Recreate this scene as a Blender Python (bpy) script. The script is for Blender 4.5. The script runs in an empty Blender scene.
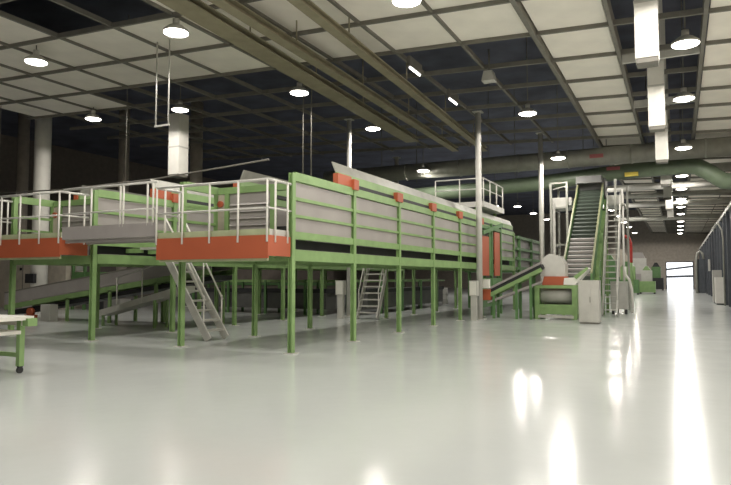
import bpy, bmesh, math, random
from mathutils import Vector, Matrix
random.seed(7)
SC = bpy.context.scene
COL = SC.collection
ORD = ('first second third fourth fifth sixth seventh eighth ninth tenth eleventh twelfth thirteenth fourteenth fifteenth '
       'sixteenth seventeenth eighteenth nineteenth twentieth').split()
def nth(i):
    if i < 20: return ORD[i]
    if i < 29: return 'twenty-' + ORD[i - 20]
    if i == 29: return 'thirtieth'
    return 'thirty-' + ORD[i - 30]

# ------------------------------------------------------------------ materials
MATS = {}
def mat(name, col, rough=0.5, metal=0.0, noise=0.12, scale=3.0, emit=None, strength=0.0, spec=0.5, bump=0.0, bscale=40):
    m = bpy.data.materials.new(name); m.use_nodes = True
    nt = m.node_tree; b = nt.nodes['Principled BSDF']
    b.inputs['Roughness'].default_value = rough
    b.inputs['Metallic'].default_value = metal
    b.inputs['Specular IOR Level'].default_value = spec
    tc = nt.nodes.new('ShaderNodeTexCoord')
    n = nt.nodes.new('ShaderNodeTexNoise'); n.inputs['Scale'].default_value = scale; n.inputs['Detail'].default_value = 4
    nt.links.new(tc.outputs['Object'], n.inputs['Vector'])
    r = nt.nodes.new('ShaderNodeValToRGB')
    r.color_ramp.elements[0].position = 0.3; r.color_ramp.elements[1].position = 0.7
    r.color_ramp.elements[0].color = [c * (1 - noise) for c in col] + [1]
    r.color_ramp.elements[1].color = [min(1, c * (1 + noise)) for c in col] + [1]
    nt.links.new(n.outputs['Fac'], r.inputs['Fac'])
    nt.links.new(r.outputs['Color'], b.inputs['Base Color'])
    if emit:
        b.inputs['Emission Color'].default_value = (*emit, 1); b.inputs['Emission Strength'].default_value = strength
    if bump:
        bn = nt.nodes.new('ShaderNodeTexNoise'); bn.inputs['Scale'].default_value = bscale; bn.inputs['Detail'].default_value = 3
        nt.links.new(tc.outputs['Object'], bn.inputs['Vector'])
        bp = nt.nodes.new('ShaderNodeBump'); bp.inputs['Strength'].default_value = bump; bp.inputs['Distance'].default_value = 0.02
        nt.links.new(bn.outputs['Fac'], bp.inputs['Height']); nt.links.new(bp.outputs['Normal'], b.inputs['Normal'])
    MATS[name] = m
    return m
GREEN = mat('green_paint', (0.235, 0.37, 0.145), 0.45)
DGREEN = mat('dark_green_paint', (0.10, 0.21, 0.075), 0.5)
PGREEN = mat('pale_green_sheet', (0.42, 0.46, 0.28), 0.5)
GREY = mat('grey_sheet', (0.34, 0.315, 0.30), 0.5, noise=0.08, scale=1.5)
LGREY = mat('light_grey_sheet', (0.52, 0.51, 0.47), 0.5, noise=0.07)
WHITE = mat('white_paint', (0.78, 0.76, 0.70), 0.5, noise=0.05)
ORANGE = mat('orange_panel', (0.43, 0.10, 0.042), 0.5, noise=0.08, scale=1.2)
STEEL = mat('galvanised_steel', (0.58, 0.57, 0.53), 0.4, metal=0.25)
DARK = mat('dark_void', (0.018, 0.018, 0.02), 0.8)
RUBBER = mat('black_rubber', (0.025, 0.026, 0.028), 0.6)
BELT = mat('green_black_belt', (0.05, 0.065, 0.05), 0.55)
BEAM = mat('ceiling_steel', (0.19, 0.18, 0.155), 0.6)
OLIVE = mat('olive_steel', (0.28, 0.25, 0.17), 0.6)
PANEL = mat('cream_ceiling_board', (0.92, 0.87, 0.79), 0.8, noise=0.05, scale=1.2, spec=0.2)
ROOF = mat('dark_roof_deck', (0.10, 0.108, 0.15), 0.8, scale=0.6, noise=0.3)
DUCTG = mat('grey_duct', (0.33, 0.33, 0.29), 0.45, metal=0.2)
DUCTGR = mat('green_duct', (0.13, 0.17, 0.11), 0.45)
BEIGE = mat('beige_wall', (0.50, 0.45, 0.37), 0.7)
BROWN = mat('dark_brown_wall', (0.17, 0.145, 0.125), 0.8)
NAVY = mat('navy_partition', (0.018, 0.018, 0.025), 0.5)
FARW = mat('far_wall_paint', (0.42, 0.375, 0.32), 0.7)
RED = mat('red_paint', (0.55, 0.05, 0.04), 0.5)
PINK = mat('pink_marking', (0.45, 0.14, 0.15), 0.6)
YELLOW = mat('yellow_marking', (0.60, 0.48, 0.08), 0.6)
EDGE = mat('yellow_green_edge', (0.27, 0.28, 0.16), 0.5)
DSTEEL = mat('dark_grey_steel', (0.10, 0.10, 0.095), 0.55)
BLUEG = mat('blue_grey_paint', (0.08, 0.09, 0.105), 0.5)
CONC = mat('pale_apron_concrete', (0.7, 0.7, 0.68), 0.8)
LENS = mat('lamp_lens', (0.9, 0.9, 0.85), 0.4, noise=0.01, emit=(1.0, 0.955, 0.86), strength=20)
TUBE = mat('fluorescent_tube', (0.9, 0.9, 0.9), 0.4, noise=0.01, emit=(1.0, 0.97, 0.95), strength=6)

# epoxy floor: pale grey green resin, glossy, faint trowel mottling and worn spots
def floor_mat():
    m = bpy.data.materials.new('epoxy_floor'); m.use_nodes = True
    nt = m.node_tree; b = nt.nodes['Principled BSDF']
    tc = nt.nodes.new('ShaderNodeTexCoord')
    n = nt.nodes.new('ShaderNodeTexNoise'); n.inputs['Scale'].default_value = 0.35; n.inputs['Detail'].default_value = 6
    nt.links.new(tc.outputs['Object'], n.inputs['Vector'])
    r = nt.nodes.new('ShaderNodeValToRGB')
    r.color_ramp.elements[0].position = 0.3; r.color_ramp.elements[1].position = 0.7
    r.color_ramp.elements[0].color = (0.605, 0.635, 0.615, 1); r.color_ramp.elements[1].color = (0.66, 0.69, 0.67, 1)
    nt.links.new(n.outputs['Fac'], r.inputs['Fac']); nt.links.new(r.outputs['Color'], b.inputs['Base Color'])
    n2 = nt.nodes.new('ShaderNodeTexNoise'); n2.inputs['Scale'].default_value = 1.3; n2.inputs['Detail'].default_value = 5
    nt.links.new(tc.outputs['Object'], n2.inputs['Vector'])
    mr = nt.nodes.new('ShaderNodeMapRange'); mr.inputs['To Min'].default_value = 0.12; mr.inputs['To Max'].default_value = 0.21
    nt.links.new(n2.outputs['Fac'], mr.inputs['Value']); nt.links.new(mr.outputs['Result'], b.inputs['Roughness'])
    bp = nt.nodes.new('ShaderNodeBump'); bp.inputs['Strength'].default_value = 0.12; bp.inputs['Distance'].default_value = 0.01
    n3 = nt.nodes.new('ShaderNodeTexNoise'); n3.inputs['Scale'].default_value = 5; n3.inputs['Detail'].default_value = 3
    nt.links.new(tc.outputs['Object'], n3.inputs['Vector'])
    nt.links.new(n3.outputs['Fac'], bp.inputs['Height']); nt.links.new(bp.outputs['Normal'], b.inputs['Normal'])
    b.inputs['Specular IOR Level'].default_value = 0.5
    return m
FLOOR = floor_mat()

# ------------------------------------------------------------------ mesh builder
class MB:
    def __init__(s): s.bm = bmesh.new()
    def box(s, x0, x1, y0, y1, z0, z1):
        v = [s.bm.verts.new(p) for p in ((x0,y0,z0),(x1,y0,z0),(x1,y1,z0),(x0,y1,z0),(x0,y0,z1),(x1,y0,z1),(x1,y1,z1),(x0,y1,z1))]
        for f in ((0,3,2,1),(4,5,6,7),(0,1,5,4),(1,2,6,5),(2,3,7,6),(3,0,4,7)): s.bm.faces.new([v[i] for i in f])
        return s
    def bar(s, p, q, w, h, up=(0,0,1)):            # rectangular bar from p to q
        p, q = Vector(p), Vector(q); d = (q - p).normalized(); u = Vector(up)
        if abs(d.dot(u)) > 0.98: u = Vector((0,1,0))
        sd = d.cross(u).normalized(); u = sd.cross(d).normalized()
        v = [s.bm.verts.new(c + sd * (a * w / 2) + u * (b * h / 2)) for c in (p, q) for a, b in ((-1,-1),(1,-1),(1,1),(-1,1))]
        for f in ((0,1,2,3),(7,6,5,4),(0,4,5,1),(1,5,6,2),(2,6,7,3),(3,7,4,0)): s.bm.faces.new([v[i] for i in f])
        return s
    def cyl(s, p, q, r, r2=None, seg=12, caps=True):
        p, q = Vector(p), Vector(q); d = (q - p).normalized(); r2 = r if r2 is None else r2
        u = Vector((1,0,0)) if abs(d.x) < 0.9 else Vector((0,1,0))
        a = d.cross(u).normalized(); b = d.cross(a)
        R = [[s.bm.verts.new(c + (a * math.cos(t) + b * math.sin(t)) * rr) for t in [2 * math.pi * k / seg for k in range(seg)]] for c, rr in ((p, r), (q, r2))]
        for k in range(seg):
            f = s.bm.faces.new((R[0][k], R[0][(k+1)%seg], R[1][(k+1)%seg], R[1][k])); f.smooth = True
        if caps:
            s.bm.faces.new(R[0][::-1]); s.bm.faces.new(R[1])
        return s
    def tube(s, pts, r, seg=8):                     # bent tube along points
        pts = [Vector(p) for p in pts]; rings = []; prev = None
        for i, p in enumerate(pts):
            d = ((pts[min(i+1, len(pts)-1)] - pts[max(i-1, 0)])).normalized()
            if prev is None:
                u = Vector((0,0,1)) if abs(d.z) < 0.9 else Vector((0,1,0))
                a = d.cross(u).normalized()
            else: a = (prev - d * prev.dot(d)).normalized()
            prev = a; b = d.cross(a)
            rings.append([s.bm.verts.new(p + (a * math.cos(t) + b * math.sin(t)) * r) for t in [2 * math.pi * k / seg for k in range(seg)]])
        for A, B in zip(rings, rings[1:]):
            for k in range(seg):
                f = s.bm.faces.new((A[k], A[(k+1)%seg], B[(k+1)%seg], B[k])); f.smooth = True
        s.bm.faces.new(rings[0][::-1]); s.bm.faces.new(rings[-1]); return s
    def lathe(s, c, prof, seg=20):                  # prof: (radius, z) rings about a vertical axis
        c = Vector(c)
        R = [[s.bm.verts.new(c + Vector((r * math.cos(t), r * math.sin(t), z))) for t in [2 * math.pi * k / seg for k in range(seg)]] for r, z in prof]
        for A, B in zip(R, R[1:]):
            for k in range(seg):
                f = s.bm.faces.new((A[k], A[(k+1)%seg], B[(k+1)%seg], B[k])); f.smooth = True
        s.bm.faces.new(R[0][::-1]); s.bm.faces.new(R[-1]); return s
    def prism(s, poly, axis, a, b):                 # 2-D outline extruded along 'x' or 'y' or 'z'
        def P(u, v, w): return (w, u, v) if axis == 'x' else ((u, w, v) if axis == 'y' else (u, v, w))
        A = [s.bm.verts.new(P(u, v, a)) for u, v in poly]; B = [s.bm.verts.new(P(u, v, b)) for u, v in poly]
        n = len(poly)
        s.bm.faces.new(A); s.bm.faces.new(B[::-1])
        for k in range(n): s.bm.faces.new((A[k], A[(k+1)%n], B[(k+1)%n], B[k]))
        return s

ORG = {}
def link(name, mb, m, off):
    bmesh.ops.translate(mb.bm, verts=mb.bm.verts[:], vec=-Vector(off))
    bmesh.ops.recalc_face_normals(mb.bm, faces=mb.bm.faces[:])
    me = bpy.data.meshes.new(name); mb.bm.to_mesh(me); mb.bm.free(); me.materials.append(m)
    o = bpy.data.objects.new(name, me); COL.objects.link(o); return o
def tag(o, label, cat, group=None, kind=None):
    o['label'] = label; o['category'] = cat
    if group: o['group'] = group
    if kind: o['kind'] = kind
    return o
def thing(name, label, cat, loc, group=None):
    o = bpy.data.objects.new(name, None); o.empty_display_size = 0.2; COL.objects.link(o); o.location = loc
    ORG[o.name] = Vector(loc)
    return tag(o, label, cat, group)
def part(root, name, mb, m, label=None, parent=None):   # mb in world coordinates
    o = link(name, mb, m, ORG[root.name]); o.parent = parent or root
    if label: o['label'] = label
    return o
def single(name, mb, m, label, cat, group=None):
    bm = mb.bm; xs = [v.co for v in bm.verts]
    c = Vector(((min(v.x for v in xs) + max(v.x for v in xs)) / 2, (min(v.y for v in xs) + max(v.y for v in xs)) / 2, min(v.z for v in xs)))
    o = link(name, mb, m, c); o.location = c
    return tag(o, label, cat, group)
def struct(name, mb, m, parent=None):
    o = link(name, mb, m, (0,0,0))
    if parent: o.parent = parent
    else: o['kind'] = 'structure'
    return o

# ------------------------------------------------------------------ setting
FY = 100.0
struct('floor', MB().box(-42, 8, -10, FY + 0.3, -0.3, 0), FLOOR)
struct('ceiling', MB().box(-42, 8, -10, FY + 0.3, 11.6, 11.8), ROOF)
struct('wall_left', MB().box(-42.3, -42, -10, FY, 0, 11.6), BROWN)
struct('wall_back', MB().box(-42, 8, -10.3, -10, 0, 11.6), BEIGE)
struct('wall_outer', MB().box(8, 8.3, -10, FY, 0, 11.6), BEIGE)
struct('wall_far', MB().box(-42, -1.55, FY, FY + 0.3, 0, 11.6).box(1.75, 8, FY, FY + 0.3, 0, 11.6).box(-1.55, 1.75, FY, FY + 0.3, 3.8, 11.6), FARW)
d1 = struct('door_1', MB().box(-1.67, -1.55, FY - 0.06, FY + 0.3, 0, 3.92).box(1.75, 1.87, FY - 0.06, FY + 0.3, 0, 3.92).box(-1.55, 1.75, FY - 0.06, FY + 0.3, 3.8, 3.92), BLUEG)
struct('ground_outside', MB().box(-30, 30, FY + 0.3, FY + 60, -0.3, 0), CONC)
struct('wall_right', MB().box(2.6, 2.8, 22, FY, 0, 5.3), NAVY)
struct('trim_1', MB().box(2.45, 2.85, 22, FY, 5.3, 5.5), DUCTG)
# pilasters along the dark partition
for i, y in enumerate((40.5, 43.2, 47, 50.5, 54, 58, 63, 68, 73, 78, 84, 91)):
    struct('trim_%d' % (i + 2), MB().box(2.44, 2.6, y - 0.12, y + 0.12, 0, 5.3), BLUEG)

def zc(x): return 8.0 - 0.04 * (x + 3)              # the ceiling grid falls gently to the right
YR = [-1.75 + 2.3 * k for k in range(0, 45)]        # cross beams every 2.3 m
XB = [-24.55, -22.4, -20.25, -18.1, -15.95, -13.75, -11.55, -9.4, -7.3, -5.3]

# cross beams
ri = 0
for k, y in enumerate(YR):
    if y < 6.5: continue
    x0, x1 = (-27, 5.2) if y < 31.5 else ((-3.35, 5.2))
    single('cross_beam', MB().bar((x0, y, zc(x0) + 0.07), (x1, y, zc(x1) + 0.07), 0.075, 0.14), BEAM,
           'grey steel ceiling beam crossing the hall, the %s from the camera' % nth(ri), 'beam', 'cross beams of the ceiling grid')
    ri += 1
# lengthwise beams
for i, x in enumerate(XB):
    single('long_beam', MB().box(x - 0.04, x + 0.04, 5, 31, zc(x) + 0.03, zc(x) + 0.16), BEAM,
           'grey steel ceiling beam running down the hall, the %s from the left' % nth(i), 'beam', 'lengthwise beams of the ceiling grid')
for x, w, t in ((-3.27, 0.12, 'along the left edge of the central white ceiling strip'), (-1.36, 0.10, 'between the central white strip and the hanging white ducts'),
             (0.72, 0.10, 'between the right row of hall lamps and the right white ceiling strip')):
    single('edge_beam', MB().box(x - w / 2, x + w / 2, 6, 99, zc(x) - 0.06, zc(x) + 0.30), BEAM, 'long dark ceiling beam ' + t, 'beam', 'edge beams')
# white ceiling boards
def board(x0, x1, y0, y1, label, group):
    p = [(x0 + 0.04, zc(x0) + 0.10), (x1 - 0.04, zc(x1) + 0.10), (x1 - 0.04, zc(x1) + 0.15), (x0 + 0.04, zc(x0) + 0.15)]
    single('ceiling_board', MB().prism(p, 'y', y0 + 0.04, y1 - 0.04), PANEL, label, 'ceiling board', group)
ci = 0
for k in range(4, len(YR) - 1):
    y0, y1 = YR[k], YR[k + 1]
    if y0 > 96: break
    if y0 > 9: 
        board(-3.21, -1.42, y0, y1, 'cream ceiling board left of the hanging white ducts, the %s from the camera' % nth(ci), 'boards of the central ceiling strip')
        if y1 > 15:
            board(0.78, 2.95, y0, y1, 'cream ceiling board right of the lamp row, the %s from the camera' % nth(ci), 'boards of the right ceiling strip')
            if y1 > 40: board(2.95, 5.1, y0, y1, 'cream ceiling board above the dark right partition, the %s from the camera' % nth(ci), 'boards over the partition')
        ci += 1
X2 = [-26.5] + XB + [-3.25]
rows = {5: 'nearest', 6: 'second', 7: 'third'}
for k, rw in ((5, 'nearest row'), (6, 'second row'), (7, 'third row'), (8, 'back row')):
    for j in range(len(X2) - 1):
        x0, x1 = X2[j], X2[j + 1]
        xm = (x0 + x1) / 2
        if k == 5 and -15.9 < xm < -11.6: continue
        if k == 8 and not (xm < -20.5): continue
        board(x0, x1, YR[k], YR[k + 1], 'cream board in the %s of the left ceiling field, %s from its left side' % (rw, nth(j)), 'boards of the left ceiling field')

# olive girders slung under the grid
for a, b, w, t in (((-9.45, 7.5, 7.62), (-10.35, 25.5, 7.66), 0.60, 'widest olive girder under the ceiling, left of the other two'),
                ((-8.62, 7.5, 7.60), (-9.2, 28.0, 7.6), 0.30, 'olive girder under the ceiling, middle of three'),
                ((-7.05, 7.5, 7.60), (-7.95, 28.5, 7.58), 0.26, 'narrow olive girder under the ceiling, right of the other two')):
    r = thing('ceiling_girder', t, 'girder', ((a[0]+b[0])/2, (a[1]+b[1])/2, a[2] - 0.2), 'olive ceiling girders')
    part(r, 'web', MB().bar(a, b, 0.05, 0.14), OLIVE)
    part(r, 'bottom_flange', MB().bar((a[0], a[1], a[2] - 0.08), (b[0], b[1], b[2] - 0.08), w, 0.03), OLIVE)
    part(r, 'top_flange', MB().bar((a[0], a[1], a[2] + 0.08), (b[0], b[1], b[2] + 0.08), w, 0.03), OLIVE)
    for q in range(5):
        f = (q + 0.5) / 5; p = Vector(a).lerp(Vector(b), f)
        part(r, 'hanger', MB().cyl((p.x, p.y, p.z + 0.15), (p.x, p.y, zc(p.x) + 0.35), 0.02, seg=6), OLIVE)
# cross plates between hanging ducts
for i, y in enumerate((19.15, 24.4)):
    single('cross_plate', MB().box(-1.3, 0.66, y - 0.05, y + 0.05, 7.72, 7.98), LGREY,
           'pale plate across the lamp channel beside the %s hanging white duct' % ('nearest' if i == 0 else 'second'), 'plate', 'plates across the lamp channel')

# ------------------------------------------------------------------ lamps
LIGHTS = []
def lamp(x, y, z, label, group, power=1.0):
    if z > 7.3: zn = zc(x) - 0.44; k = (zn - 1.6) / (z - 1.6); x, y, z = x * k, y * k, zn
    r = thing('high_bay_lamp', label, 'lamp', (x, y, z), group)
    part(r, 'reflector', MB().lathe((x, y, z), [(0.335, 0.0), (0.325, 0.06), (0.19, 0.17), (0.12, 0.20)]), STEEL)
    part(r, 'lens', MB().lathe((x, y, z), [(0.05, -0.07), (0.20, -0.05), (0.31, -0.01), (0.31, 0.03)]), LENS)
    h = part(r, 'ballast', MB().cyl((x, y, z + 0.20), (x, y, z + 0.36), 0.09), STEEL)
    if min(abs(y - q) for q in YR) < 0.12: zt_ = zc(x)
    elif min(abs(x - q) for q in XB) < 0.10 and y < 31: zt_ = zc(x) + 0.03
    elif -3.25 < x < -1.4 or 0.76 < x: zt_ = zc(x) + 0.1
    elif x < -3.3 and (9.8 < y < 16.6) or (x < -20 and y < 19): zt_ = zc(x) + 0.1
    else: zt_ = 11.6
    part(r, 'stem', MB().cyl((x, y, z + 0.36), (x, y, zt_), 0.018, seg=6), BEAM)
    l = bpy.data.lights.new('lamp_light', 'SPOT'); l.energy = 560 * power; l.spot_size = math.radians(174); l.spot_blend = 0.12
    l.shadow_soft_size = 0.2; l.color = (1.0, 0.945, 0.87)
    lo = bpy.data.objects.new('lamp_light', l); COL.objects.link(lo); lo.parent = r; lo.location = (0, 0, -0.12)
rowR = [1, 6.7, 12.3, 17.95, 23.5, 29.4, 41.4, 47.5, 53.5, 59.6, 66.1, 74.9, 81.5, 88.2, 95]
seen = 0
for y in rowR:
    if y > 15: lb = '%s high-bay lamp from the camera in the row along the right aisle' % nth(seen); seen += 1
    else: lb = 'high-bay lamp over the open floor nearest the camera, right row'
    lamp(0.3, y, 7.05 if y == 29.4 else 7.62, lb, 'high-bay lamps over the right aisle')
seen = 0
for y in (0.8, 7, 12.85, 23.94, 29.4, 42.4, 52, 61.75, 68, 76, 83.4, 94.9):
    if y > 10: lb = '%s high-bay lamp from the camera between the right machine and hanging ducts' % nth(seen); seen += 1
    else: lb = 'high-bay lamp over the open floor nearest the camera, middle row'
    lamp({23.94: -5.0, 29.4: -4.8}.get(y, -5.35), y, 7.05 if y == 29.4 else 7.84, lb, 'high-bay lamps of the middle row')
seen = 0
for y in (0.3, 6.3, 12.44, 18.52, 24.48, 30.5, 46, 57.3, 64.2, 71.5):
    x = -11.8 if y < 31 else -13.0
    if y > 10: lb = '%s high-bay lamp from the camera above the gap between the machines' % nth(seen); seen += 1
    else: lb = 'high-bay lamp over the open floor nearest the camera, left row'
    lamp(x, y, 7.17 if y == 30.5 else 8.10, lb, 'high-bay lamps between the machines')
for x, y, z, lb in ((-17.84, 12.75, 8.34, 'high-bay lamp at the upper left over the left machine'), (-17.79, 19.06, 8.34, 'high-bay lamp just above the lit white duct at the left'),
                    (-22.77, 19.06, 8.54, 'high-bay lamp before the dark left bay, right of the round column'), (-15.0, 57.0, 8.2, 'distant high-bay lamp beyond the scaffold platform, left of its neighbours'),
                    (-15.5, 54.45, 8.25, 'distant high-bay lamp beside the pale pole')):
    lamp(x, y, z, lb, 'high-bay lamps at the left')
for x, g in ((6.2, 'right edge row'),):  # unseen lamp row, added so floor bounce brightens the ceiling boards
    for y in (0.5, 6.6, 12.6, 18.6, 24.6):
        lamp(x, y, zc(x) - 0.44, 'unseen high-bay lamp added to brighten the ceiling boards, ' + g, 'added high-bay lamps, ' + g)
# short fluorescent tubes
for x, y, t in ((-7.2, 17.95, 'near short fluorescent tube beside the third lengthwise beam'), (-7.21, 21.68, 'far short fluorescent tube beside the same lengthwise beam')):
    r = thing('fluorescent_tube', t, 'lamp', (x, y, 7.95), 'short fluorescent tubes')
    part(r, 'housing', MB().box(x - 0.05, x + 0.05, y - 0.5, y + 0.5, 8.05, 8.36), BEAM)
    part(r, 'tube', MB().cyl((x, y - 0.4, 8.02), (x, y + 0.4, 8.02), 0.035), TUBE)
# loudspeaker-like grey box hanging under the grid
r = thing('ceiling_speaker', 'small pale box hanging under the dark ceiling bay before the middle lamp', 'speaker', (-5.05, 18.67, 7.6))
part(r, 'body', MB().prism([(-5.25, 7.6), (-4.85, 7.6), (-4.92, 7.9), (-5.18, 7.9)], 'y', 18.5, 18.85), LGREY)
part(r, 'bracket', MB().cyl((-5.05, 18.67, 7.9), (-5.05, 18.67, 8.6), 0.025), BEAM)

# ------------------------------------------------------------------ hanging white duct drops
def duct_drop(x, y, z0, w, label, group, top=11.6):
    r = thing('air_duct', label, 'duct', (x, y, z0), group)
    h = w / 2
    part(r, 'lower_section', MB().box(x - h, x + h, y - h, y + h, z0 + 0.10, z0 + 1.25), WHITE)
    part(r, 'upper_section', MB().box(x - h, x + h, y - h, y + h, z0 + 1.29, top), WHITE)
    part(r, 'joint_flange', MB().box(x - h - 0.012, x + h + 0.012, y - h - 0.012, y + h + 0.012, z0 + 1.24, z0 + 1.30), LGREY)
    part(r, 'outlet_grille', MB().box(x - h + 0.02, x + h - 0.02, y - h + 0.02, y + h - 0.02, z0, z0 + 0.10), BEAM)
for i, (y, z0) in enumerate(((14.0, 5.98), (20.0, 5.88), (26.2, 5.95), (33.5, 6.0), (40.0, 6.1), (46.5, 6.1), (53, 6.1))):
    duct_drop(-0.46 if i else -0.47, y, z0, 0.44, '%s white square duct hanging from the ceiling along the right aisle, from the camera' % nth(i), 'hanging ducts of the right aisle')
duct_drop(-19.1, 20.4, 5.90, 0.58, 'lone white square duct hanging over the left green machine', 'hanging ducts of the left field', 8.62)

# ------------------------------------------------------------------ cross ducts and pipes
r = thing('round_duct', 'thick grey round duct crossing the hall below the ceiling', 'duct', (-6, 31.2, 6.85))
part(r, 'tube', MB().cyl((-18, 31.2, 7.3), (4.4, 31.2, 7.3), 0.42, seg=24), DUCTG)
for x in (-16, -13, -10, -7, -4.6, -1.8, 1.2): part(r, 'seam_ring', MB().cyl((x - 0.04, 31.2, 7.3), (x + 0.04, 31.2, 7.3), 0.45, seg=24), DUCTG)
for x in (-14.5, -8.5, -2.9, 3.4): part(r, 'hanger', MB().cyl((x, 31.2, 7.6), (x, 31.2, 11.6), 0.02, seg=6), BEAM)
for x, m in ((-3.3, PINK),): part(r, 'marking', MB().box(x - 0.3, x + 0.3, 30.76, 30.79, 7.18, 7.36), m, 'faded pink marking')
r = thing('round_duct', 'green grey round duct under the thick grey duct, bending down at the right', 'duct', (-4, 32.6, 6.0))
part(r, 'tube', MB().tube([(-17, 32.6, 6.15), (-10, 32.6, 6.3), (-6, 32.6, 6.45), (-2, 32.6, 6.75), (0.4, 32.6, 6.8), (0.9, 32.6, 6.72), (1.4, 32.6, 6.4), (1.9, 32.6, 6.0), (3.4, 32.6, 5.75)], 0.38, 20), DUCTGR)
part(r, 'marking', MB().box(-3.0, -2.4, 32.2, 32.22, 6.78, 6.94), PINK, 'faded pink marking')
part(r, 'sign', MB().box(-2.2, -1.6, 32.17, 32.2, 6.42, 6.62), YELLOW, 'small yellow sign')
for x in (-13, -7.5, -1.2): part(r, 'hanger', MB().cyl((x, 32.6, 6.9), (x, 32.6, 11.6), 0.02, seg=6), BEAM)
for i, (y, z, rr, m, t) in enumerate(((36.5, 7.25, 0.22, DUCTG, 'slim grey pipe crossing the hall behind the green grey duct'), (41.5, 7.1, 0.2, LGREY, 'pale pipe crossing the hall high up beyond the thick grey duct'),
                          (45, 7.0, 0.16, DUCTG, 'thin grey pipe crossing the hall above the steep conveyor top'), (52, 7.15, 0.18, LGREY, 'far pale pipe crossing the hall above the aisle'),
                          (62, 6.95, 0.2, DUCTG, 'farthest grey pipe crossing the hall'))):
    x0 = -5.2
    r = thing('cross_pipe', t, 'pipe', (-4, y, z), 'pipes crossing the hall')
    part(r, 'tube', MB().cyl((x0, y, z), (4.6, y, z), rr), m)
    for x in (x0 + 0.6, 3.6): part(r, 'hanger', MB().cyl((x, y, z + rr * 0.8), (x, y, 11.6), 0.02, seg=6), BEAM)
r = thing('cross_pipe', 'thin dark pipe strung above the left machine railing', 'pipe', (-17, 17, 5.2))
part(r, 'tube', MB().tube([(-27, 17, 5.25), (-22, 17, 5.12), (-17, 17, 5.2), (-12, 17, 5.5)], 0.03), BEAM)
for x in (-26, -18.5): part(r, 'hanger', MB().cyl((x, 17, 5.15), (x, 17, 11.6), 0.015, seg=6), BEAM)
# trapeze hanger
r = thing('trapeze_hanger', 'thin steel trapeze hanger dangling left of the lit white duct', 'hanger', (-13.28, 13.5, 6.0))
for x in (-13.52, -13.04): part(r, 'rod', MB().cyl((x, 13.5, 6.0), (x, 13.5, 8.5), 0.022, seg=6), STEEL)
part(r, 'crossbar', MB().bar((-13.56, 13.5, 6.0), (-13.0, 13.5, 6.0), 0.04, 0.05), STEEL)
r = thing('trapeze_hanger', 'thin steel trapeze hanger above the right green machine front', 'hanger', (-12.0, 19.5, 4.4))
for x in (-12.25, -11.9): part(r, 'rod', MB().cyl((x, 19.5, 5.1), (x, 19.5, 11.6), 0.022, seg=6), BEAM)
part(r, 'crossbar', MB().bar((-12.3, 19.5, 5.1), (-11.85, 19.5, 5.1), 0.04, 0.05), BEAM)

# ------------------------------------------------------------------ poles and columns
def pole(x, y, r_, top, label, m=STEEL, base=True):
    r = thing('support_pole', label, 'pole', (x, y, 0))
    part(r, 'shaft', MB().cyl((x, y, 0.03), (x, y, top), r_, seg=14), m)
    part(r, 'base_plate', MB().box(x - r_ * 1.8, x + r_ * 1.8, y - r_ * 1.8, y + r_ * 1.8, 0, 0.03), m)
    part(r, 'head_plate', MB().box(x - r_ * 1.6, x + r_ * 1.6, y - r_ * 1.6, y + r_ * 1.6, top, top + 0.04), m)
pole(-6.93, 23.9, 0.115, 8.1, 'tall pale pole beside the long side of the right green machine', LGREY)
pole(-5.62, 29.6, 0.11, 8.3, 'tall pale pole standing left of the steep conveyor', LGREY)
pole(-12.4, 23.4, 0.10, 8.3, 'tall pale pole rising behind the right green machine near its front', LGREY)
pole(-14.4, 33.0, 0.12, 8.5, 'far pale pole rising behind the middle of the right green machine', LGREY)
def column(x, y, r_, label, m):
    r = thing('building_column', label, 'column', (x, y, 0), None)
    part(r, 'shaft', MB().cyl((x, y, 0.4), (x, y, 11.6), r_, seg=20), m)
    part(r, 'plinth', MB().box(x - r_ * 1.3, x + r_ * 1.3, y - r_ * 1.3, y + r_ * 1.3, 0, 0.4), LGREY)
column(-27.3, 20.0, 0.37, 'round pale building column rising at the far left', WHITE)
b_ = bpy.data.objects['building_column']
part(b_, 'junction_box', MB().box(-27.62, -27.05, 19.5, 19.68, 1.36, 1.80), DARK, 'small dark square box')
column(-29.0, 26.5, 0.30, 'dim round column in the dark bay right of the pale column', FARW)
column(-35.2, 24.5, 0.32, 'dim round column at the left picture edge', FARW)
column(-24.4, 27.5, 0.35, 'dim round column in the dark bay left of the lit white duct', FARW)

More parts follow.
